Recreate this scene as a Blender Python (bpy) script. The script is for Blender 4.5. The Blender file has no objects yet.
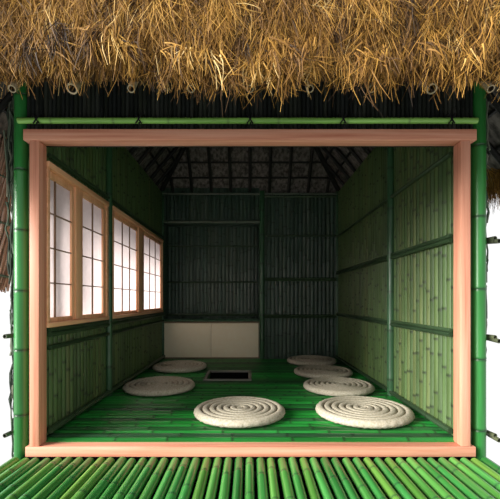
import bpy, math, random
import numpy as np
from mathutils import Vector
R = random.Random(7)
NR = np.random.default_rng(11)
SC = bpy.context.scene
COL = SC.collection
H = 0.755            # eye height above the bamboo floor
F = 380.0            # focal length in pixels of the 500 wide frame

# ------------------------------------------------------------------ helpers
class MB:
    """collects geometry with two per-vertex attributes: rnd (per piece), node (bamboo node rings, painted-dark hollow insides, cushion grooves)"""
    def __init__(s): s.v=[]; s.f=[]; s.r=[]; s.n=[]
    def add(s, vs, fs, r=0.5, ns=None):
        b=len(s.v); s.v+= [tuple(p) for p in vs]; s.f+=[tuple(i+b for i in f) for f in fs]
        s.r+= [r]*len(vs); s.n+= (ns if ns else [0.0]*len(vs))
    def box(s, a, b, r=0.5, bev=0.0):
        (x0,y0,z0),(x1,y1,z1)=a,b
        x0,x1=min(x0,x1),max(x0,x1); y0,y1=min(y0,y1),max(y0,y1); z0,z1=min(z0,z1),max(z0,z1)
        if bev<=0:
            v=[(x,y,z) for z in (z0,z1) for y in (y0,y1) for x in (x0,x1)]
            s.add(v,[(0,2,3,1),(4,5,7,6),(0,1,5,4),(2,6,7,3),(0,4,6,2),(1,3,7,5)],r); return
        import bmesh
        bm=bmesh.new(); bmesh.ops.create_cube(bm,size=1)
        for q in bm.verts: q.co=Vector(((x0+x1)/2+q.co.x*(x1-x0),(y0+y1)/2+q.co.y*(y1-y0),(z0+z1)/2+q.co.z*(z1-z0)))
        bmesh.ops.bevel(bm,geom=bm.edges[:],offset=bev,segments=2,affect='EDGES',profile=.5)
        bm.verts.index_update()
        s.add([q.co[:] for q in bm.verts],[tuple(q.index for q in f.verts) for f in bm.faces],r); bm.free()
    def tube(s, pts, rad, seg=10, r=0.5, caps=True, ns=None, axis=None):
        pts=[Vector(p) for p in pts]; n=len(pts)
        rads=rad if isinstance(rad,(list,tuple)) else [rad]*n
        vs=[]; nn=[]
        up=None
        for i,p in enumerate(pts):
            d=(pts[min(i+1,n-1)]-pts[max(i-1,0)]).normalized()
            if axis is not None: d=Vector(axis)
            if up is None:
                up=Vector((0,0,1)) if abs(d.z)<.9 else Vector((1,0,0))
            a=d.cross(up).normalized(); up=a.cross(d).normalized()
            for k in range(seg):
                t=2*math.pi*k/seg
                vs.append(p+(a*math.cos(t)+up*math.sin(t))*rads[i]); nn.append(ns[i] if ns else 0.0)
        fs=[(i*seg+k,i*seg+(k+1)%seg,(i+1)*seg+(k+1)%seg,(i+1)*seg+k) for i in range(n-1) for k in range(seg)]
        if caps: fs+=[tuple(range(seg-1,-1,-1)),tuple((n-1)*seg+k for k in range(seg))]
        s.add(vs,fs,r,nn)
    def bamboo(s, a, b, rad, r=None, gap=.28, seg=12, hollow=False, taper=1.0):
        """a culm from a to b with swollen node rings; hollow: open cut end at a"""
        a=Vector(a); b=Vector(b); L=(b-a).length; d=(b-a)/L
        r=R.random() if r is None else r
        ts=[(0,0,1.0)]; t=R.uniform(.15,1)*gap
        while t<L-.02:
            e=min(.007,rad*.35)
            ts+=[(t-2.2*e,0,1.0),(t-e*.6,.55,1.045),(t,1.0,1.0),(t+e*.6,.55,1.06),(t+2.2*e,0,1.0)]
            t+=gap*R.uniform(.85,1.2)
        ts.append((L,0,1.0)); ts=[q for q in ts if 0<=q[0]<=L]
        pts=[a+d*q[0] for q in ts]
        rr=[rad*q[2]*(1+(taper-1)*q[0]/L) for q in ts]
        if hollow:
            pts=[a+d*min(.05,L*.3),a+d*.004,a]+pts; rr=[rad*.70,rad*.70,rad*.74]+rr
            nsx=[1,1,.1]+[q[1] for q in ts]  # inside of the cut end painted black, as shade in the hollow
        else: nsx=[q[1] for q in ts]
        s.tube(pts,rr,seg,r,True,nsx,d)
    def slat(s, o, u, v, n, w, L, hgt, r=None, gap=.3, k=5):
        """split bamboo strip: base corner o, width dir u, length dir v, bulge dir n"""
        o,u,v,n=map(Vector,(o,u,v,n)); r=R.random() if r is None else r
        ts=[(0,0,1)]; t=R.uniform(.05,1)*gap
        while t<L-.02:
            ts+=[(t-.014,0,1),(t-.004,.7,1.25),(t,1,1.05),(t+.004,.7,1.25),(t+.014,0,1)]; t+=gap*R.uniform(.8,1.25)
        ts.append((L,0,1)); ts=[q for q in ts if 0<=q[0]<=L]
        vs=[];nn=[]
        for (t,nd,hs) in ts:
            for i in range(k):
                q=i/(k-1); hh=math.sqrt(max(0,1-(2*q-1)**2))*hgt*hs
                vs.append(o+u*(w*(.02+.96*q))+v*t+n*hh); nn.append(nd)
        fs=[(a*k+i,a*k+i+1,(a+1)*k+i+1,(a+1)*k+i) for a in range(len(ts)-1) for i in range(k-1)]
        if u.cross(v).dot(n)<0: fs=[f[::-1] for f in fs]
        s.add(vs,fs,r,nn)
    def build(s, name, m, parent=None, smooth=True, sharp=40):
        me=bpy.data.meshes.new(name); me.from_pydata(s.v,[],s.f); me.update()
        for nm,dat in (('rnd',s.r),('node',s.n)):
            at=me.attributes.new(nm,'FLOAT','POINT'); at.data.foreach_set('value',np.array(dat,dtype=np.float32))
        me.materials.append(m)
        if smooth:
            me.polygons.foreach_set('use_smooth',[True]*len(me.polygons))
            try: me.set_sharp_from_angle(angle=math.radians(sharp))
            except Exception: pass
        o=bpy.data.objects.new(name,me); COL.objects.link(o)
        if parent: o.parent=parent
        return o

def tag(o,label=None,cat=None,group=None,kind=None):
    if label: o['label']=label
    if cat: o['category']=cat
    if group: o['group']=group
    if kind: o['kind']=kind
    return o
def empty(name,label=None,cat=None,group=None,kind=None,loc=(0,0,0)):
    o=bpy.data.objects.new(name,None); COL.objects.link(o); o.location=loc; o.empty_display_size=.1
    return tag(o,label,cat,group,kind)

# ------------------------------------------------------------------ materials
ALB=.9   # overall reflectance level of the tea room's materials
def mat(name, rough=.5, spec=.5):
    m=bpy.data.materials.new(name); m.use_nodes=True; nt=m.node_tree
    b=nt.nodes['Principled BSDF']; b.inputs['Roughness'].default_value=rough; b.inputs['Specular IOR Level'].default_value=spec
    return m,nt,b
def N(nt,t,**kw):
    n=nt.nodes.new(t)
    for k,v in kw.items(): setattr(n,k,v)
    return n
def ramp(nt,fac,stops):
    n=N(nt,'ShaderNodeValToRGB'); e=n.color_ramp.elements
    while len(e)<len(stops): e.new(.5)
    for q,(p,c) in zip(e,stops): q.position=p; q.color=(*[v*(ALB if max(c)<.999 else 1) for v in c],1)
    nt.links.new(fac,n.inputs['Fac']); return n.outputs['Color']
def mixc(nt,fac,a,b,mode='MIX'):
    n=N(nt,'ShaderNodeMix',data_type='RGBA',blend_type=mode)
    for s,v in ((n.inputs[0],fac),(n.inputs[6],a),(n.inputs[7],b)):
        if isinstance(v,(int,float)): s.default_value=v
        elif isinstance(v,tuple): s.default_value=(*v,1)
        else: nt.links.new(v,s)
    return n.outputs[2]
def noise(nt,scale,detail=3,vec=None,rough=.55):
    n=N(nt,'ShaderNodeTexNoise'); n.inputs['Scale'].default_value=scale; n.inputs['Detail'].default_value=detail; n.inputs['Roughness'].default_value=rough
    if vec is not None: nt.links.new(vec,n.inputs['Vector'])
    return n.outputs['Fac']
def objvec(nt,scale=(1,1,1)):
    t=N(nt,'ShaderNodeTexCoord'); mp=N(nt,'ShaderNodeMapping'); mp.inputs['Scale'].default_value=scale
    nt.links.new(t.outputs['Object'],mp.inputs['Vector']); return mp.outputs['Vector']
def attr(nt,name):
    n=N(nt,'ShaderNodeAttribute'); n.attribute_name=name; return n.outputs['Fac']
def mulf(nt,a,b,op='MULTIPLY'):
    n=N(nt,'ShaderNodeMath',operation=op)
    for s,v in ((n.inputs[0],a),(n.inputs[1],b)):
        if isinstance(v,(int,float)): s.default_value=v
        else: nt.links.new(v,s)
    return n.outputs[0]

def bamboo_mat(name, stops, axis, rough=.38, node=.75, fleck=.5, nodecol=(.012,.016,.01), spec=.5):
    m,nt,b=mat(name,rough,spec)
    base=ramp(nt,attr(nt,'rnd'),stops)
    sc=[28,28,28]; sc['xyz'.index(axis)]=1.4
    st=noise(nt,1.0,3,objvec(nt,tuple(sc)))
    dark=mixc(nt,1.0,base,(.55,.6,.5),'MULTIPLY')
    c=mixc(nt,ramp(nt,st,[(.38,(0,0,0)),(.68,(1,1,1))]),dark,base)
    sf=[60,60,60]; sf['xyz'.index(axis)]=22
    fl=ramp(nt,noise(nt,1.0,2,objvec(nt,tuple(sf))),[(.66,(0,0,0)),(.74,(1,1,1))])
    c=mixc(nt,mulf(nt,fl,fleck),c,nodecol)
    c=mixc(nt,mulf(nt,attr(nt,'node'),node),c,nodecol)
    nt.links.new(c,b.inputs['Base Color'])
    return m
G_wall=[(0,(.085,.135,.058)),(.3,(.11,.185,.065)),(.6,(.098,.165,.06)),(.85,(.135,.20,.066)),(.93,(.15,.175,.07)),(1,(.095,.15,.06))]
G_floor=[(0,(.03,.06,.04)),(.22,(.025,.14,.035)),(.5,(.025,.31,.05)),(.8,(.03,.36,.055)),(1,(.03,.05,.035))]
G_deck=[(0,(.04,.22,.05)),(.3,(.06,.32,.07)),(.55,(.09,.36,.08)),(.8,(.14,.38,.07)),(.93,(.18,.38,.06)),(1,(.06,.28,.08))]
G_post=[(0,(.03,.24,.05)),(1,(.04,.28,.06))]
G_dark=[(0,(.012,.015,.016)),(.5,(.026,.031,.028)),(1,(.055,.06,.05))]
G_roof=[(0,(.012,.012,.011)),(1,(.028,.026,.023))]
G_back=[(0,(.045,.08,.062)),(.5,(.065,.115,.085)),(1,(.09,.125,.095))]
G_rail=[(0,(.035,.07,.035)),(1,(.06,.11,.05))]
M_wall=bamboo_mat('bamboo_wall_slats',G_wall,'z',.42,.9,.7)
M_floor=bamboo_mat('bamboo_floor',G_floor,'x',.30,.8,.4)
M_deck=bamboo_mat('bamboo_deck',G_deck,'y',.22,.75,.15,nodecol=(.02,.06,.03))
M_post=bamboo_mat('bamboo_post',G_post,'z',.33,.95,.1,nodecol=(.006,.02,.01))
M_pale=bamboo_mat('bamboo_lintel',[(0,(.33,.66,.14)),(1,(.36,.7,.15))],'x',.4,.6,.15,nodecol=(.06,.08,.03))
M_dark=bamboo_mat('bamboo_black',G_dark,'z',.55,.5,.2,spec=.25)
M_roof=bamboo_mat('bamboo_smoked',G_roof,'y',.6,.4,.2,spec=.3)
M_end=bamboo_mat('bamboo_dry',[(0,(.36,.28,.18)),(1,(.42,.32,.2))],'y',.6,.95,.2,nodecol=(.01,.008,.006))
M_railz=bamboo_mat('bamboo_wall_rail',G_rail,'y',.4,.8,.3)
M_gpost=bamboo_mat('bamboo_wall_post',[(0,(.045,.13,.06)),(1,(.055,.15,.07))],'z',.35,.8,.2)

def wood(name, c1, c2, c3, axis, rough=.55, sc=42):
    m,nt,b=mat(name,rough,.3)
    s=[sc]*3; s['xyz'.index(axis)]=1.2
    g=noise(nt,1.0,4,objvec(nt,tuple(s)),.6)
    c=ramp(nt,g,[(.3,c1),(.5,c2),(.72,c3)])
    nt.links.new(c,b.inputs['Base Color']); return m
P1,P2,P3=(.54,.19,.115),(.72,.32,.205),(.8,.41,.285)
M_cx=wood('cedar_x',P1,P2,P3,'x'); M_cz=wood('cedar_z',P1,P2,P3,'z')
W1,W2,W3=(.76,.36,.18),(.90,.48,.26),(.98,.58,.35)
M_wz=wood('window_wood_z',W1,W2,W3,'z'); M_wy=wood('window_wood_y',W1,W2,W3,'y')
M_shelfwood=wood('shelf_wood',(.25,.17,.10),(.32,.22,.13),(.38,.27,.16),'x')
M_hearth=wood('hearth_wood',(.16,.15,.13),(.22,.21,.18),(.28,.27,.23),'x')
M_muntin=wood('muntin_wood',(.20,.12,.08),(.26,.16,.10),(.32,.20,.13),'z')

m,nt,b=mat('shoji_paper',.9,.1)
tr=N(nt,'ShaderNodeBsdfTranslucent'); df=N(nt,'ShaderNodeBsdfDiffuse'); mx=N(nt,'ShaderNodeMixShader')
pc=ramp(nt,noise(nt,30,4,objvec(nt)),[(.3,(.86,.79,.78)),(.7,(.93,.86,.85))])
nt.links.new(pc,tr.inputs['Color']); nt.links.new(pc,df.inputs['Color']); mx.inputs[0].default_value=.85
nt.links.new(df.outputs[0],mx.inputs[1]); nt.links.new(tr.outputs[0],mx.inputs[2])
nt.links.new(mx.outputs[0],nt.nodes['Material Output'].inputs['Surface']); M_paper=m

m,nt,b=mat('door_paper',.8,.2)
nt.links.new(ramp(nt,noise(nt,18,4,objvec(nt)),[(.3,(.97,.85,.60)),(.7,(.985,.89,.66))]),b.inputs['Base Color']); M_door=m
m,nt,b=mat('pit_black',.95,.05); b.inputs['Base Color'].default_value=(.004,.004,.004,1); M_pit=m
m,nt,b=mat('black_cord',.8,.2); b.inputs['Base Color'].default_value=(.01,.01,.01,1); M_cord=m

# woven grass of the cushions: coils plus a fine braid
m,nt,b=mat('woven_grass',.8,.2)
g=noise(nt,85,3,objvec(nt)); g2=noise(nt,9,2,objvec(nt))
c=ramp(nt,g,[(.3,(.36,.32,.225)),(.5,(.50,.455,.345)),(.7,(.60,.555,.45))])
c=mixc(nt,mulf(nt,attr(nt,'node'),.55),c,(.22,.18,.12))
nt.links.new(c,b.inputs['Base Color'])
bp=N(nt,'ShaderNodeBump'); bp.inputs['Strength'].default_value=.5; bp.inputs['Distance'].default_value=.004
nt.links.new(g,bp.inputs['Height']); nt.links.new(bp.outputs[0],b.inputs['Normal']); M_grass=m

# straw: colour per stalk
m,nt,b=mat('straw',.65,.25)
c=ramp(nt,attr(nt,'rnd'),[(0,(.018,.011,.007)),(.24,(.06,.03,.011)),(.46,(.20,.095,.02)),(.7,(.40,.205,.036)),(.9,(.58,.33,.07)),(1,(.78,.56,.24))])
nt.links.new(c,b.inputs['Base Color']); M_straw=m
m,nt,b=mat('thatch_core',.9,.1)
c=ramp(nt,noise(nt,1.0,4,objvec(nt,(60,60,14))),[(.3,(.02,.013,.008)),(.6,(.10,.06,.025)),(.8,(.2,.12,.05))])
nt.links.new(c,b.inputs['Base Color']); M_core=m
m,nt,b=mat('thatch_underside',.9,.1)
c=ramp(nt,noise(nt,1.0,3,objvec(nt,(30,30,9))),[(.35,(.06,.055,.048)),(.65,(.22,.20,.175))])
nt.links.new(c,b.inputs['Base Color']); M_under=m
m,nt,b=mat('brushwood',.8,.2)
c=ramp(nt,attr(nt,'rnd'),[(0,(.03,.04,.03)),(.4,(.07,.10,.07)),(.7,(.15,.19,.13)),(1,(.24,.24,.18))])
nt.links.new(c,b.inputs['Base Color']); M_brush=m
m,nt,b=mat('reed_straw',.75,.2)
c=ramp(nt,attr(nt,'rnd'),[(0,(.24,.13,.08)),(.5,(.48,.30,.21)),(1,(.66,.46,.36))])
nt.links.new(c,b.inputs['Base Color']); M_reed=m

# ------------------------------------------------------------------ setting dimensions
WX=1.14              # inner wall faces
YF0,YF1=1.99,2.072    # timber frame depth
YB=4.91              # back wall face
XA_=.12
YA=5.24              # alcove back
WT=2.15              # wall top

# ------------------------------------------------------------------ floor
hx0,hx1,hy0,hy1=-.415,-.015,3.60,4.02   # hearth opening
fl=MB(); sw=.056; y=2.06
rows=[]
while y<YB-.001:
    rows.append(y); y+=sw
for y in rows:
    ye=y+sw
    x=-WX-.03
    segs=[(-WX-.03,WX+.03)]
    if ye>hy0 and y<hy1: segs=[(-WX-.03,hx0),(hx1,WX+.03)]
    for a,bb in segs:
        fl.slat((a,y,-.011),(0,1,0),(1,0,0),(0,0,1),sw,bb-a,.011,gap=.34)
fl.box((-WX-.03,2.06,-.05),(WX+.03,hy0-.02,-.012)); fl.box((-WX-.03,hy1+.02,-.05),(WX+.03,YB,-.012))
fl.box((-WX-.03,hy0-.02,-.05),(hx0,hy1+.02,-.012)); fl.box((hx1,hy0-.02,-.05),(WX+.03,hy1+.02,-.012))
fl.box((-WX-.03,YB,-.05),(XA_+.04,YA+.04,-.012))
floor=tag(fl.build('floor',M_floor),kind='structure')

he=empty('sunken_hearth','small square sunken hearth with a grey wooden rim in the dark floor','hearth',loc=((hx0+hx1)/2,(hy0+hy1)/2,0))
def rel(mb,o):  # shift geometry into the local space of an empty
    L=o.location; mb.v=[(p[0]-L.x,p[1]-L.y,p[2]-L.z) for p in mb.v]; return mb
t=.028
for a,bb in (((hx0-t,hy0-t,-.012),(hx1+t,hy0,.008)),((hx0-t,hy1,-.012),(hx1+t,hy1+t,.008)),((hx0-t,hy0,-.012),(hx0,hy1,.008)),((hx1,hy0,-.012),(hx1+t,hy1,.008))):
    q=MB(); q.box(a,bb,bev=.002); rel(q,he).build('rim',M_hearth,he)
q=MB(); q.box((hx0,hy0,-.30),(hx1,hy1,-.28))
for a,bb in (((hx0-.01,hy0-.01,-.3),(hx1+.01,hy0,-.012)),((hx0-.01,hy1,-.3),(hx1+.01,hy1+.01,-.012)),((hx0-.01,hy0,-.3),(hx0,hy1,-.012)),((hx1,hy0,-.3),(hx1+.01,hy1,-.012))): q.box(a,bb)
rel(q,he).build('pit',M_pit,he)

# ------------------------------------------------------------------ walls
def slat_run(mb,o,u,n,width,zlo,zhi,w=.05,hgt=.011,gap=.3):
    k=max(1,round(width/w)); w=width/k; o=Vector(o); u=Vector(u)
    for i in range(k):
        p=o+u*(w*i); mb.slat((p.x,p.y,zlo),u,(0,0,1),n,w*R.uniform(.97,1.0),zhi-zlo,hgt,gap=gap)
def rail(parent,a,b,rad=.014,m=None,name='rail',label=None):
    q=MB(); q.bamboo(a,b,rad,gap=.33,seg=8); o=q.build(name,m or M_railz,parent)
    if label: o['label']=label
    return o
# right wall
w=MB(); slat_run(w,(WX,2.10,0),(0,1,0),(-1,0,0),YB-2.10,0,WT-.01); w.box((WX+.001,2.06,-.05),(WX+.06,YB+.05,WT))
wall_r=tag(w.build('wall_right',M_wall),kind='structure')
for z,rd in ((.012,.016),(.55,.013),(.575,.011),(1.075,.013),(1.10,.012),(1.555,.013)):
    rail(wall_r,(WX-.012-rd,2.11,z+rd),(WX-.012-rd,YB,z+rd),rd)
q=MB(); q.bamboo((WX-.02,3.02,0),(WX-.02,3.02,WT),.030,gap=.36); q.build('post',M_gpost,wall_r)
q=MB(); q.bamboo((WX-.015,YB-.015,0),(WX-.015,YB-.015,WT),.020,gap=.36); q.build('post',M_gpost,wall_r)
# left wall with two window openings
ZW0,ZW1=.603,1.515
win=[(2.075,2.962),(3.06,4.815)]
w=MB()
slat_run(w,(-WX,2.10,0),(0,1,0),(1,0,0),YB-2.10,0,ZW0-.0)
slat_run(w,(-WX,2.10,0),(0,1,0),(1,0,0),YB-2.10,ZW1,WT-.01)
slat_run(w,(-WX,2.962,0),(0,1,0),(1,0,0),.098,ZW0,ZW1)
slat_run(w,(-WX,4.815,0),(0,1,0),(1,0,0),YB-4.815,ZW0,ZW1)
w.box((-WX-.001,2.06,-.05),(-WX-.06,YB+.05,ZW0)); w.box((-WX-.001,2.06,ZW1),(-WX-.06,YB+.05,WT))
w.box((-WX-.001,2.962,ZW0),(-WX-.06,3.06,ZW1)); w.box((-WX-.001,2.055,ZW0),(-WX-.06,2.075,ZW1)); w.box((-WX-.001,4.815,ZW0),(-WX-.06,YB+.05,ZW1))
wall_l=tag(w.build('wall_left',M_wall),kind='structure')
for z,rd in ((.012,.018),(.548,.014),(.575,.013),(.475,.014),(1.545,.014)):
    rail(wall_l,(-WX+.012+rd,2.11,z+rd),(-WX+.012+rd,YB,z+rd),rd)
q=MB(); q.bamboo((-WX+.02,3.012,0),(-WX+.02,3.012,WT),.028,gap=.36); q.build('post',M_gpost,wall_l)
q=MB(); q.bamboo((-WX+.015,YB-.015,0),(-WX+.015,YB-.015,WT),.020,gap=.36); q.build('post',M_gpost,wall_l)
# back wall: right half flush, left half an alcove
XA=.12
ZS=.50; ZA=1.763
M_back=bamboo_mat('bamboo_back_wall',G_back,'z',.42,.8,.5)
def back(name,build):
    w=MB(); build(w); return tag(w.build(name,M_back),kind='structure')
def f1(w): slat_run(w,(XA,YB,0),(1,0,0),(0,-1,0),WX-XA,0,WT-.03); w.box((XA,YB+.001,-.05),(WX+.05,YB+.06,WT-.03))
def f2(w): slat_run(w,(-WX,YB,0),(1,0,0),(0,-1,0),WX+XA,ZA,WT+.05); w.box((-WX-.05,YB+.001,ZA-.02),(XA,YB+.06,WT+.05)); w.box((-WX,YB+.06,ZA),(XA,YA,ZA+.02))
def f3(w): slat_run(w,(-WX,YA,0),(1,0,0),(0,-1,0),WX+XA,ZS-.05,ZA); w.box((-WX-.05,YA+.001,-.05),(XA+.03,YA+.04,ZA+.02))
def f4(w): slat_run(w,(-WX,YB,0),(0,1,0),(1,0,0),YA-YB,ZS-.05,ZA); w.box((-WX-.001,YB+.05,-.05),(-WX-.05,YA+.04,ZA+.02))
def f5(w): slat_run(w,(XA,YB+.06,0),(0,1,0),(-1,0,0),YA-YB-.06,ZS-.05,ZA); w.box((XA+.001,YB+.06,-.05),(XA+.04,YA+.04,ZA+.02))
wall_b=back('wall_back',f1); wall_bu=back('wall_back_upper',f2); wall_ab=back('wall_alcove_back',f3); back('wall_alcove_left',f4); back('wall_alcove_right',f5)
for z,rd in ((.52,.014),(.545,.012),(.995,.013),(1.02,.012),(1.57,.013),(2.07,.014)):
    rail(wall_b,(XA+.05,YB-.012-rd,z+rd),(WX-.03,YB-.012-rd,z+rd),rd,M_railz)
for z,rd in ((.985,.013),(1.48,.012),(.53,.02)):
    rail(wall_ab,(-WX+.01,YA-.012-rd,z+rd),(XA,YA-.012-rd,z+rd),rd,M_railz)
M_palerail=bamboo_mat('bamboo_pale_rail',[(0,(.12,.15,.11)),(1,(.16,.19,.14))],'x',.4,.7,.2)
rail(wall_bu,(-WX+.02,YB-.014,ZA),(XA+.02,YB-.014,ZA),.018,M_palerail,'alcove_lintel','pale bamboo rail across the top of the alcove')
rail(wall_bu,(-WX+.02,YB-.026,2.12),(WX-.02,YB-.026,2.12),.013,M_palerail)
q=MB(); q.bamboo((.155,YB-.03,0),(.155,YB-.03,WT),.033,gap=.33); o=q.build('post',M_gpost,wall_b); o['label']='green bamboo post at the right of the alcove'
# front wall above the timber opening
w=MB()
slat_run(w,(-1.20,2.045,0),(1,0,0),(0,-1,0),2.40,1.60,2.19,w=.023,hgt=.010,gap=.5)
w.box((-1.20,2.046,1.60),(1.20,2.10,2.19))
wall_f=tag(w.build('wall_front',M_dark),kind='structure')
q=MB(); zz=H+(300-120)*2.0/F
q.bamboo((-1.225,2.008,zz),(1.20,2.008,zz),.0155,gap=.31); o=q.build('rail',M_pale,wall_f); o['label']='bright green bamboo rail across the dark bamboo above the opening'
for px in (37,139,250,343,451):
    X=(px-250)*2.0/F; q=MB()
    for s in (-1,1):
        q.tube([(X-.016*s,1.992,zz-.022),(X,1.990,zz),(X+.016*s,1.992,zz+.03),(X+.02*s,2.03,zz+.035)],.0035,6)
    q.tube([(X+.004,1.992,zz-.015),(X+.002,1.988,zz-.04),(X+.009,1.994,zz-.046)],.004,6)
    q.build('cord_tie',M_cord,wall_f)

# ------------------------------------------------------------------ windows (paper screens)
rowsz=[.655,.852,1.05,1.247,1.443]
def window(idx,y0,y1,panels):
    root=empty('window_%d'%idx,kind='structure',loc=(-WX,(y0+y1)/2,ZW0))
    X0=-WX+.032; X1=-WX-.045
    fr=MB(); ft=.034
    fr.box((X1,y0,ZW0),(X0+.012,y1,ZW0+.026),bev=.002); fr.box((X1,y0,ZW1-.032),(X0+.012,y1,ZW1),bev=.002)
    fr.box((X1,y0,ZW0+.026),(X0+.006,y0+.022,ZW1-.032),bev=.002); fr.box((X1,y1-.030,ZW0+.026),(X0+.006,y1,ZW1-.032),bev=.002)
    rel(fr,root).build('window_frame',M_wy,root)
    for (a,b,cols,sa,sb,dx) in panels:     # paper from a to b, stile widths sa, sb
        xs=X0-.006-dx
        sh=MB(); th=.020
        sh.box((xs-th,a-sa,ZW0+.027),(xs,a,ZW1-.033),bev=.0015); sh.box((xs-th,b,ZW0+.027),(xs,b+sb,ZW1-.033),bev=.0015)
        sh.box((xs-th,a,ZW0+.027),(xs,b,rowsz[0]),bev=.0015); sh.box((xs-th,a,rowsz[-1]),(xs,b,ZW1-.033),bev=.0015)
        sash=rel(sh,root).build('screen_panel',M_wz,root)
        mu=MB()
        for z in rowsz[1:-1]: mu.box((xs-.012,a,z-.0035),(xs-.003,b,z+.0035))
        for c in cols: mu.box((xs-.013,c-.005,rowsz[0]),(xs-.004,c+.005,rowsz[-1]))
        rel(mu,root).build('lattice',M_muntin,sash)
        pp=MB(); pp.box((xs-.0155,a-.004,rowsz[0]-.004),(xs-.014,b+.004,rowsz[-1]+.004)); rel(pp,root).build('paper',M_paper,sash)
window(1,*win[0],[(2.118,2.405,[2.21],.022,.062,.012),(2.532,2.886,[2.707],.095,.045,0)])
window(2,*win[1],[(3.15,3.795,[3.375,3.58],.066,.10,.012),(3.995,4.755,[4.25,4.50],.19,.03,0)])

# ------------------------------------------------------------------ timber frame of the open front
fr=empty('timber_opening_frame','pinkish cedar timber frame around the whole open front of the tea room','frame',loc=(0,2.045,0))
def part(mb,name,m,root,label=None):
    o=rel(mb,root).build(name,m,root)
    if label: o['label']=label
    return o
q=MB(); q.box((-1.189,YF0,1.593),(1.189,YF1,1.651),bev=.003); part(q,'lintel',M_cx,fr)
q=MB(); q.box((-1.178,YF0,-.067),(1.184,YF1,-.015),bev=.003); part(q,'sill',M_cx,fr)
for s in (-1,1):
    q=MB(); q.box((s*1.108,YF0+.004,-.0145),(s*1.158,YF1,1.5925),bev=.003); part(q,'jamb',M_cz,fr)

q=MB(); q.box((-1.2,2.02,-.5),(1.2,2.08,-.068)); tag(q.build('wall_base',M_pit),kind='structure')
# corner posts
for s,side in ((-1,'left'),(1,'right')):
    q=MB(); q.bamboo((s*1.236,2.055,-.5),(s*1.236,2.055,2.12),.036,gap=.36,seg=16)
    tag(q.build('bamboo_post',M_post),'thick green bamboo post standing outside the %s jamb of the cedar frame'%side,'post')

# ------------------------------------------------------------------ deck of bamboo poles
dk=empty('bamboo_deck','deck of parallel green bamboo poles below the cedar sill','deck',loc=(0,1.4,-.09))
pit=.0557; n=45
for i in range(n):
    x=-1.226+pit*i+R.uniform(-.003,.003); rad=R.uniform(.0215,.0245)
    q=MB(); q.bamboo((x,1.985+R.uniform(-.005,0.004),-.064-rad+R.uniform(-.003,.001)),(x+R.uniform(-.008,.008),.85,-.064-rad),rad,gap=.30,seg=12,taper=1.03)
    part(q,'pole',M_deck,dk)
q=MB(); q.box((-1.27,.86,-.2),(1.27,1.985,-.175)); part(q,'base',M_pit,dk)  # black sheet added under the poles so the gaps look shaded
for y in (1.0,1.5,1.93):
    q=MB(); q.bamboo((-1.27,y,-.145),(1.27,y,-.145),.026,gap=.35); part(q,'joist',M_dark,dk)

# ------------------------------------------------------------------ cabinet and shelf in the alcove
cb=empty('cabinet','low cabinet with two cream sliding doors under the alcove shelf','cabinet',loc=(-.5,YB,0))
x0,x1=-1.128,.122
q=MB(); q.box((x0,YB+.02,0),(x0+.012,YA-.02,.455)); q.box((x1-.012,YB+.02,0),(x1,YA-.02,.455)); q.box((x0+.012,YB+.03,0),(x1-.012,YA-.02,.012)); q.box((x0+.012,YA-.03,.012),(x1-.012,YA-.02,.455))
q.box((x0+.012,YB+.005,0),(x1-.012,YB+.03,.012)); q.box((x0,YB+.003,.455),(x1,YA-.02,.475))
part(q,'body',M_shelfwood,cb)
xm=-.505
q=MB(); q.box((x0+.013,YB+.006,.013),(xm,YB+.018,.454),bev=.002); part(q,'sliding_door',M_door,cb)
q=MB(); q.box((xm+.003,YB+.010,.013),(x1-.013,YB+.022,.454),bev=.002); part(q,'sliding_door',M_door,cb)
sh=empty('alcove_shelf','green bamboo shelf filling the alcove above the cream cabinet','shelf',loc=(-.5,YB,.48))
q=MB(); k=6; wd=(YA-.045-YB-.0)/k
for i in range(k): q.slat((-1.128,YB+wd*i,.487),(0,1,0),(1,0,0),(0,0,1),wd,1.25,.012,gap=.35)
q.box((-1.128,YB-.0,.4765),(.122,YA-.05,.488)); part(q,'board',M_gpost,sh)
q=MB(); q.bamboo((-1.128,YB-.012,.490),(.122,YB-.012,.490),.014,gap=.4,seg=10); part(q,'edge_rail',M_gpost,sh)

# ------------------------------------------------------------------ round woven cushions
def cushion_mesh():
    q=MB(); r0=.292; t=.046; nr=6; seg=96
    prof=[(0.0,0.0,0)]
    prof=[(r0-.03,.0,0),(r0-.008,.006,0),(r0,.018,0),(r0-.001,.030,0),(r0-.010,.042,0)]
    step=(r0-.012)/ (nr+.35)
    for i in range(nr):
        rc=r0-.022-step*i
        prof+= [(rc,t+.003,0),(rc-step*.25,t+.004,0),(rc-step*.48,t+.001,.1),(rc-step*.57,t-.006,.9),(rc-step*.63,t-.011,1),(rc-step*.70,t-.006,.9),(rc-step*.78,t+.001,.1)]
    prof+=[(.016,t,0),(.004,t-.002,0)]
    vs=[];ns=[]
    for (r,z,nd) in prof:
        for k in range(seg):
            a=2*math.pi*k/seg; sp=step*(k/seg) if (r<r0-.025 and r>.03) else 0
            jit=1+.010*math.sin(a*31+r*200) if r>r0-.02 else 1
            rr=max(.003,(r-0*sp))*jit
            vs.append((rr*math.cos(a),rr*math.sin(a),z+.0016*math.sin(a*43+r*310)*(1-nd))); ns.append(nd)
    m_=len(prof)
    fs=[(i*seg+k,i*seg+(k+1)%seg,(i+1)*seg+(k+1)%seg,(i+1)*seg+k) for i in range(m_-1) for k in range(seg)]
    fs+=[tuple(range(seg-1,-1,-1)),tuple((m_-1)*seg+k for k in range(seg))]
    q.add(vs,fs,.5,ns); return q
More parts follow.
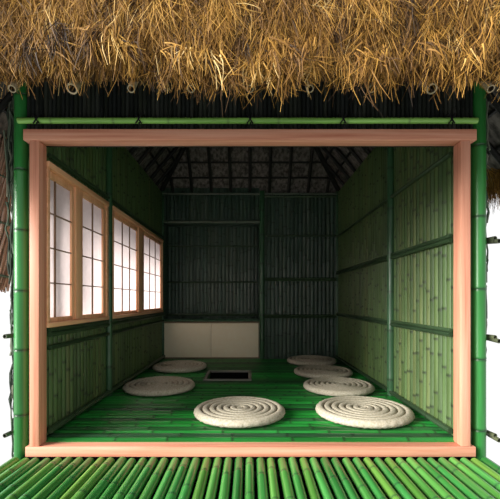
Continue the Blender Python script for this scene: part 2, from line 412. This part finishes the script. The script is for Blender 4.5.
cush=[((239.6,411),'round pale woven cushion alone in the middle of the floor, nearest the cedar sill',1.02),
      ((363.3,411),'round pale woven cushion nearest the cedar sill in the row along the right wall',1.06),
      ((338.3,386.5),'round woven cushion second from the sill in the row along the right wall',1.0),
      ((323,372),'round woven cushion third from the sill in the row along the right wall',1.0),
      ((311.5,360.8),'round woven cushion farthest from the sill, last in the row along the right wall',1.0),
      ((159.6,386),'round woven cushion below the left windows, left of the hearth and nearer the sill',1.02),
      ((180,366.6),'round woven cushion in front of the left cabinet door, behind its neighbour',1.0)]
proto=None
for i,((px,py),lab,s) in enumerate(cush):
    yc=F*(H-.024)/(py-300); X=(px-250)*yc/F
    if proto is None: o=proto=cushion_mesh().build('floor_cushion',M_grass,sharp=80)
    else: o=proto.copy(); COL.objects.link(o)
    o.location=(X,yc,.003); o.rotation_euler=(0,0,R.uniform(0,6)); o.scale=(s,s,1)
    tag(o,lab,'cushion','woven floor cushions')

# ------------------------------------------------------------------ thatched hip roof
EX,EY0,EY1,EZ,SL=1.65,1.47,5.42,1.60,1.2
rf=empty('thatched_roof','shaggy golden brown straw thatched roof overhanging the front','roof',loc=(0,3.4,2.2))
def hip(ex,y0,y1,ez,sl):
    zr=ez+ex*sl
    return [(-ex,y0,ez),(ex,y0,ez),(ex,y1,ez),(-ex,y1,ez),(0,y0+ex,zr),(0,y1-ex,zr)]
inn=hip(EX,EY0,EY1,EZ,SL); o_=.05; out=hip(EX+o_,EY0-o_,EY1+o_,EZ+.26,SL)
q=MB(); q.add(out,[(0,1,4),(1,2,5,4),(2,3,5),(3,0,4,5)])
q.add(inn[:4]+out[:4],[(0,1,5,4),(1,2,6,5),(2,3,7,6),(3,0,4,7)])
part(q,'thatch_body',M_core,rf)
q=MB(); q.add([(p[0],p[1],p[2]) for p in inn],[(4,1,0),(4,5,2,1),(5,3,2),(5,4,0,3)])
part(q,'thatch_lining',M_under,rf)
def under(x,y):  # height of the lining
    return EZ+SL*min(EX-abs(x),y-EY0,EY1-y)
# rafters: front ones show hollow cut ends below the fringe
for px in (12,72,131,191,250,310,372,432,491):
    X=(px-250)*1.45/F; q=MB(); z0=H+211*1.45/F
    L=min(1.0,EX-abs(X)-.06); L=max(L,.35)
    r=.020 if px in (72,432) else .0145
    q.bamboo((X,1.45,z0),(X,1.45+L,z0+SL*L),r,gap=.3,seg=14,hollow=True)
    part(q,'rafter',M_end,rf)
for k in range(11):
    X=-1.25+.25*k; L=max(.4,min(1.6,EX-abs(X)-.1)); q=MB()
    q.bamboo((X,EY1-.06,EZ+SL*.06-.045),(X,EY1-.06-L,EZ+SL*(.06+L)-.045),.020,seg=8); part(q,'rafter',M_roof,rf)
for s in (-1,1):
    for k in range(14):
        Y=1.9+.25*k; L=max(.3,min(1.4,min(Y-EY0,EY1-Y)-.08)); q=MB()
        q.bamboo((s*(EX-.05),Y,EZ+SL*.05-.045),(s*(EX-.05-L),Y,EZ+SL*(.05+L)-.045),.018,seg=8); part(q,'rafter',M_roof,rf)
for k in range(11):
    d=.10+.125*k; z=EZ+SL*d-.016
    if EX-d<.2: break
    if k==3: continue
    q=MB(); q.bamboo((-(EX-d),EY1-d,z),(EX-d,EY1-d,z),.012,seg=8); part(q,'purlin',M_roof,rf)
    for s in (-1,1):
        q=MB(); q.bamboo((s*(EX-d),EY0+d,z),(s*(EX-d),EY1-d,z),.012,seg=8); part(q,'purlin',M_roof,rf)
for s in (-1,1):
    q=MB(); q.bamboo((s*(EX-.03),EY1-.03,EZ-.0),(s*.3,EY1-EX+.3,EZ+SL*(EX-.3)-.04),.03,seg=10); part(q,'hip_rafter',M_roof,rf)

# straw: clumps of stalks hanging down the front, thinner on the sides
def straw(n_clump, frame, per=(26,46), lenr=(.09,.20), wid=.0024):
    """frame(k) -> position, down, across, outward for n clumps (arrays)"""
    P,D,A,O=frame(n_clump)
    cnt=NR.integers(per[0],per[1],n_clump); idx=np.repeat(np.arange(n_clump),cnt); n=len(idx)
    ang=np.repeat(NR.normal(0,.5,n_clump),cnt)+NR.normal(0,.38,n)
    cl=np.repeat(NR.uniform(*lenr,n_clump),cnt)*NR.uniform(.6,1.2,n)
    lift=np.repeat(np.abs(NR.normal(0,.35,n_clump)),cnt)+np.abs(NR.normal(0,.15,n))
    off=np.repeat(NR.uniform(-.01,.085,n_clump),cnt)+NR.uniform(-.01,.015,n)
    p=P[idx]+A[idx]*NR.normal(0,.018,n)[:,None]+D[idx]*NR.normal(0,.02,n)[:,None]+O[idx]*off[:,None]
    d0=D[idx]*np.cos(ang)[:,None]+A[idx]*np.sin(ang)[:,None]
    side=np.cross(d0,O[idx]); side/=np.linalg.norm(side,axis=1)[:,None]
    tw=NR.normal(0,.6,n); side=side*np.cos(tw)[:,None]+O[idx]*np.sin(tw)[:,None]
    curl=NR.normal(0,.5,n)
    pts=[]
    for t in (0,.35,.7,1.0):
        g=np.array([0,0,-1.0])[None,:]*(t*t*.25)
        c=p+(d0*t+O[idx]*(lift*(t-.75*t*t))[:,None]+np.cross(d0,O[idx])*(curl*t*t)[:,None]+g)*cl[:,None]
        w=wid*(1-.65*t)*NR.uniform(.7,1.3,n)
        pts.append(c-side*w[:,None]); pts.append(c+side*w[:,None])
    V=np.stack(pts,1).reshape(-1,3)
    rn=np.clip(np.repeat(NR.beta(1.7,1.5,n_clump),cnt)*.8+NR.uniform(0,.4,n)-.1,0,1)
    return V,n,np.repeat(rn,8)
def profile_front(k,top=1.05):
    x=NR.uniform(-EX-.05,EX+.05,k); s=NR.uniform(0,1,k)
    s=np.where(s<.42,s/.42*.27,.27+(s-.42)/.58*top)     # first .27 m the eave face, then the slope
    return x,s
def fr_front(k):
    x,s=profile_front(k); f=s<.27
    sn=1/math.hypot(1,SL)
    y=np.where(f,EY0-.05*(s/.27),EY0-o_+(s-.27)*sn); z=np.where(f,EZ+.105+.165*(s/.27),EZ+.26+(s-.27)*sn*SL)
    keep=np.maximum(0,np.where(f,0,(s-.27)*sn)); x=np.sign(x)*np.minimum(np.abs(x),EX+o_-keep)
    P=np.stack([x,y,z],1)
    D=np.where(f[:,None],np.array([[0,.06,-1.0]]),np.array([[0,-sn,-sn*SL]]))
    O=np.where(f[:,None],np.array([[0,-1.0,-.05]]),np.array([[0,-sn*SL,sn]]))
    A=np.tile(np.array([[1.0,0,0]]),(k,1)); return P,D,A,O
def fr_rim(k):      # the ragged lower edge of the front
    x=NR.uniform(-EX,EX,k); z=EZ+NR.uniform(.06,.115,k)+.02*np.clip((-x-.3)*4,0,1)-.045*np.exp(-(x/.38)**2)-.02*np.clip(x*3-1,0,1)-.02*np.clip(np.sin(x*17+1),0,1)*(x>-.35)+.012*np.sin(x*9)+.01*np.sin(x*23+1)
    P=np.stack([x,EY0-.02+NR.uniform(-.03,.05,k),z],1)
    D=np.tile(np.array([[0,.05,-1.0]]),(k,1)); O=np.tile(np.array([[0,-1.0,0]]),(k,1)); A=np.tile(np.array([[1.0,0,0]]),(k,1)); return P,D,A,O
def fr_side(s):
    def f(k):
        y=NR.uniform(EY0,EY1,k); t=NR.uniform(-.12,.9,k); face=t<.26; sn=1/math.hypot(1,SL)
        x=np.where(face,EX+.05*np.clip(t,0,1)/.26,EX+o_-(t-.26)*sn); z=np.where(face,EZ+t,EZ+.26+(t-.26)*sn*SL)
        y=np.clip(y,EY0+np.where(face,0,(t-.26)*sn),EY1-np.where(face,0,(t-.26)*sn))
        P=np.stack([s*x,y,z],1); D=np.where(face[:,None],np.array([[-.1*s,0,-1.0]]),np.array([[s*sn,0,-sn*SL]]))
        O=np.where(face[:,None],np.array([[s*1.0,0,0]]),np.array([[s*sn*SL,0,sn]])); A=np.tile(np.array([[0,1.0,0]]),(k,1)); return P,D,A,O
    return f
def fr_srim(s):
    def f(k):
        y=NR.uniform(EY0,EY1,k); P=np.stack([np.full(k,s*EX)+NR.uniform(-.05,.05,k),y,EZ+NR.uniform(-.02,.05,k)],1)
        D=np.tile(np.array([[-.05*s,0,-1.0]]),(k,1)); O=np.tile(np.array([[s*1.0,0,0]]),(k,1)); A=np.tile(np.array([[0,1.0,0]]),(k,1)); return P,D,A,O
    return f
def fr_back(k):
    x=NR.uniform(-EX,EX,k); t=NR.uniform(0,.9,k); face=t<.26; sn=1/math.hypot(1,SL)
    y=np.where(face,EY1+.05*t/.26,EY1+o_-(t-.26)*sn); z=np.where(face,EZ+t,EZ+.26+(t-.26)*sn*SL)
    P=np.stack([x,y,z],1); D=np.tile(np.array([[0,.2,-.98]]),(k,1)); O=np.tile(np.array([[0,1.0,.1]]),(k,1)); A=np.tile(np.array([[1.0,0,0]]),(k,1)); return P,D,A,O
def build_straw(sets,name,m,parent):
    V=np.concatenate([s[0] for s in sets]); n=sum(s[1] for s in sets); rn=np.concatenate([s[2] for s in sets])
    L=np.array(parent.location); V=V-L[None,:]
    base=np.arange(n)[:,None]*8
    q=np.array([[0,1,3,2],[2,3,5,4],[4,5,7,6]])
    fcs=(base[:,:,None]+q[None,:,:]).reshape(-1,4)
    me=bpy.data.meshes.new(name); me.vertices.add(len(V)); me.vertices.foreach_set('co',V.astype(np.float32).ravel())
    me.loops.add(fcs.size); me.loops.foreach_set('vertex_index',fcs.astype(np.int32).ravel())
    me.polygons.add(len(fcs)); me.polygons.foreach_set('loop_start',np.arange(0,fcs.size,4,dtype=np.int32))
    me.update(calc_edges=True); me.validate()
    at=me.attributes.new('rnd','FLOAT','POINT'); at.data.foreach_set('value',rn.astype(np.float32))
    me.materials.append(m); o=bpy.data.objects.new(name,me); COL.objects.link(o); o.parent=parent; o['kind']='stuff'; return o
build_straw([straw(7000,fr_front,(20,38),(.04,.10),.0016),straw(420,fr_rim,(14,30),(.04,.09)),straw(500,fr_side(-1),(16,26),(.08,.16)),straw(500,fr_side(1),(16,26),(.08,.16)),straw(420,fr_srim(-1),(18,28),(.1,.18)),straw(420,fr_srim(1),(18,28),(.1,.18)),straw(160,fr_back,(14,22),(.14,.25),.004)],'straw',M_straw,rf)

# ------------------------------------------------------------------ outside at the sides
def brush(side,label,xa,xb,xb2):
    s=-1 if side=='left' else 1
    root=empty('brushwood_bundle',label,'brushwood',loc=(s*1.29,2.16,-.1)); q=MB()
    for i in range(620):
        z=R.uniform(-.45,1.9); L=R.uniform(.10,.30); y=R.uniform(2.14,2.22)
        lim=xb+(xb2-xb)*max(0,min(1,(z+L/2)/1.6)); x=R.uniform(xa,lim)
        pts=[(s*(x+R.uniform(-.008,.008)),y+R.uniform(-.01,.01),min(2.0,z+L*t)) for t in (0,.25,.5,.75,1)]
        q.tube(pts,[R.uniform(.003,.0065) for _ in pts],5,R.random())
    part(q,'brushwood',M_brush,root); return root
def fork(root,s,Z,n=2):
    for k in range(n):
        q=MB(); x=s*(1.305+.008*k); q.bamboo((x+s*.006,2.03-.02*k,Z-.018*k),(s*(1.275+.008*k),2.24,Z+.004*k),.0125,gap=.1,seg=8,hollow=True); part(q,'rail_end',M_brushrail,root)
M_brushrail=bamboo_mat('bamboo_rail_end',[(0,(.07,.08,.05)),(1,(.12,.13,.07))],'y',.5,.9,.3)
b1=brush('left','rough grey green brushwood bundle outside the left bamboo post','1',0,0) if False else brush('left','rough grey green brushwood bundle outside the left bamboo post',1.275,1.345,1.378)
for Z in (.56,.03): fork(b1,-1,Z,1)
b2=brush('right','rough dark brushwood bundle outside the right bamboo post',1.275,1.325,1.345)
for Z in (1.085,.555,.03): fork(b2,1,Z,2)
# bundle of pale straw hanging beside the left post
q=MB()
for i in range(170):
    a=R.uniform(0,6.28); r=.085*math.sqrt(R.random()); x=-1.565+r*math.cos(a); y=2.34+r*math.sin(a)
    z0=R.uniform(.80,.93); z1=R.uniform(1.66,1.76); ph=a
    pts=[]
    for t in range(7):
        f=t/6; zz_=z0+(z1-z0)*f; pin=1-.25*math.cos(f*12.0)*.6
        pts.append((-1.565+r*pin*math.cos(a+f*2.2),2.34+r*pin*math.sin(a+f*2.2),zz_))
    q.tube(pts,[.004,.006,.007,.007,.007,.006,.005],5,R.random())
hb=part(q,'hanging_straw_bundle',M_reed,rf,'pale brown straw bundle hanging from the left eave')
for Z in (.90,1.22,1.50):
    q=MB(); q.tube([(-1.565+.088*math.cos(a*.2618),2.34+.088*math.sin(a*.2618),Z+.004*math.sin(a)) for a in range(25)],.008,6)
    rel(q,rf).build('binding',M_brush,hb)

SKY_FRONT=.9
# ------------------------------------------------------------------ light, sky, camera
wd=bpy.data.worlds.new('World'); SC.world=wd; wd.use_nodes=True
nt=wd.node_tree; bg=nt.nodes['Background']; bg.inputs[1].default_value=1.0
tc=N(nt,'ShaderNodeTexCoord'); sx=N(nt,'ShaderNodeSeparateXYZ'); nt.links.new(tc.outputs['Generated'],sx.inputs[0])
mr=N(nt,'ShaderNodeMapRange',interpolation_type='SMOOTHSTEP'); nt.links.new(sx.outputs['Y'],mr.inputs['Value'])
# a bright white haze behind the house, a dimmer sky on the open side
for k_,v_ in (('From Min',-.35),('From Max',.45),('To Min',SKY_FRONT),('To Max',1.05)): mr.inputs[k_].default_value=v_
nt.links.new(mr.outputs['Result'],bg.inputs[0])
def sun(name,direction,strength,angle,col=(1,1,1)):
    l=bpy.data.lights.new(name,'SUN'); l.energy=strength; l.angle=math.radians(angle); l.color=col
    o=bpy.data.objects.new(name,l); COL.objects.link(o)
    o.rotation_euler=Vector(direction).to_track_quat('-Z','Y').to_euler(); o.location=(-4,-4,6); return o
sun('sun',(.88,.46,-.36),9.8,34,(1,.97,.92))
cam=bpy.data.cameras.new('camera'); co=bpy.data.objects.new('camera',cam); COL.objects.link(co)
co.location=(0,0,H); co.rotation_euler=(math.radians(90),0,0)
cam.sensor_width=36; cam.lens=F/500*36; cam.shift_y=50.5/500; cam.clip_start=.05; cam.clip_end=200
SC.camera=co
SC.view_settings.view_transform='Standard'; SC.view_settings.look='None'; SC.view_settings.gamma=1
SC.view_settings.exposure=0.0
SC.view_settings.use_curve_mapping=False
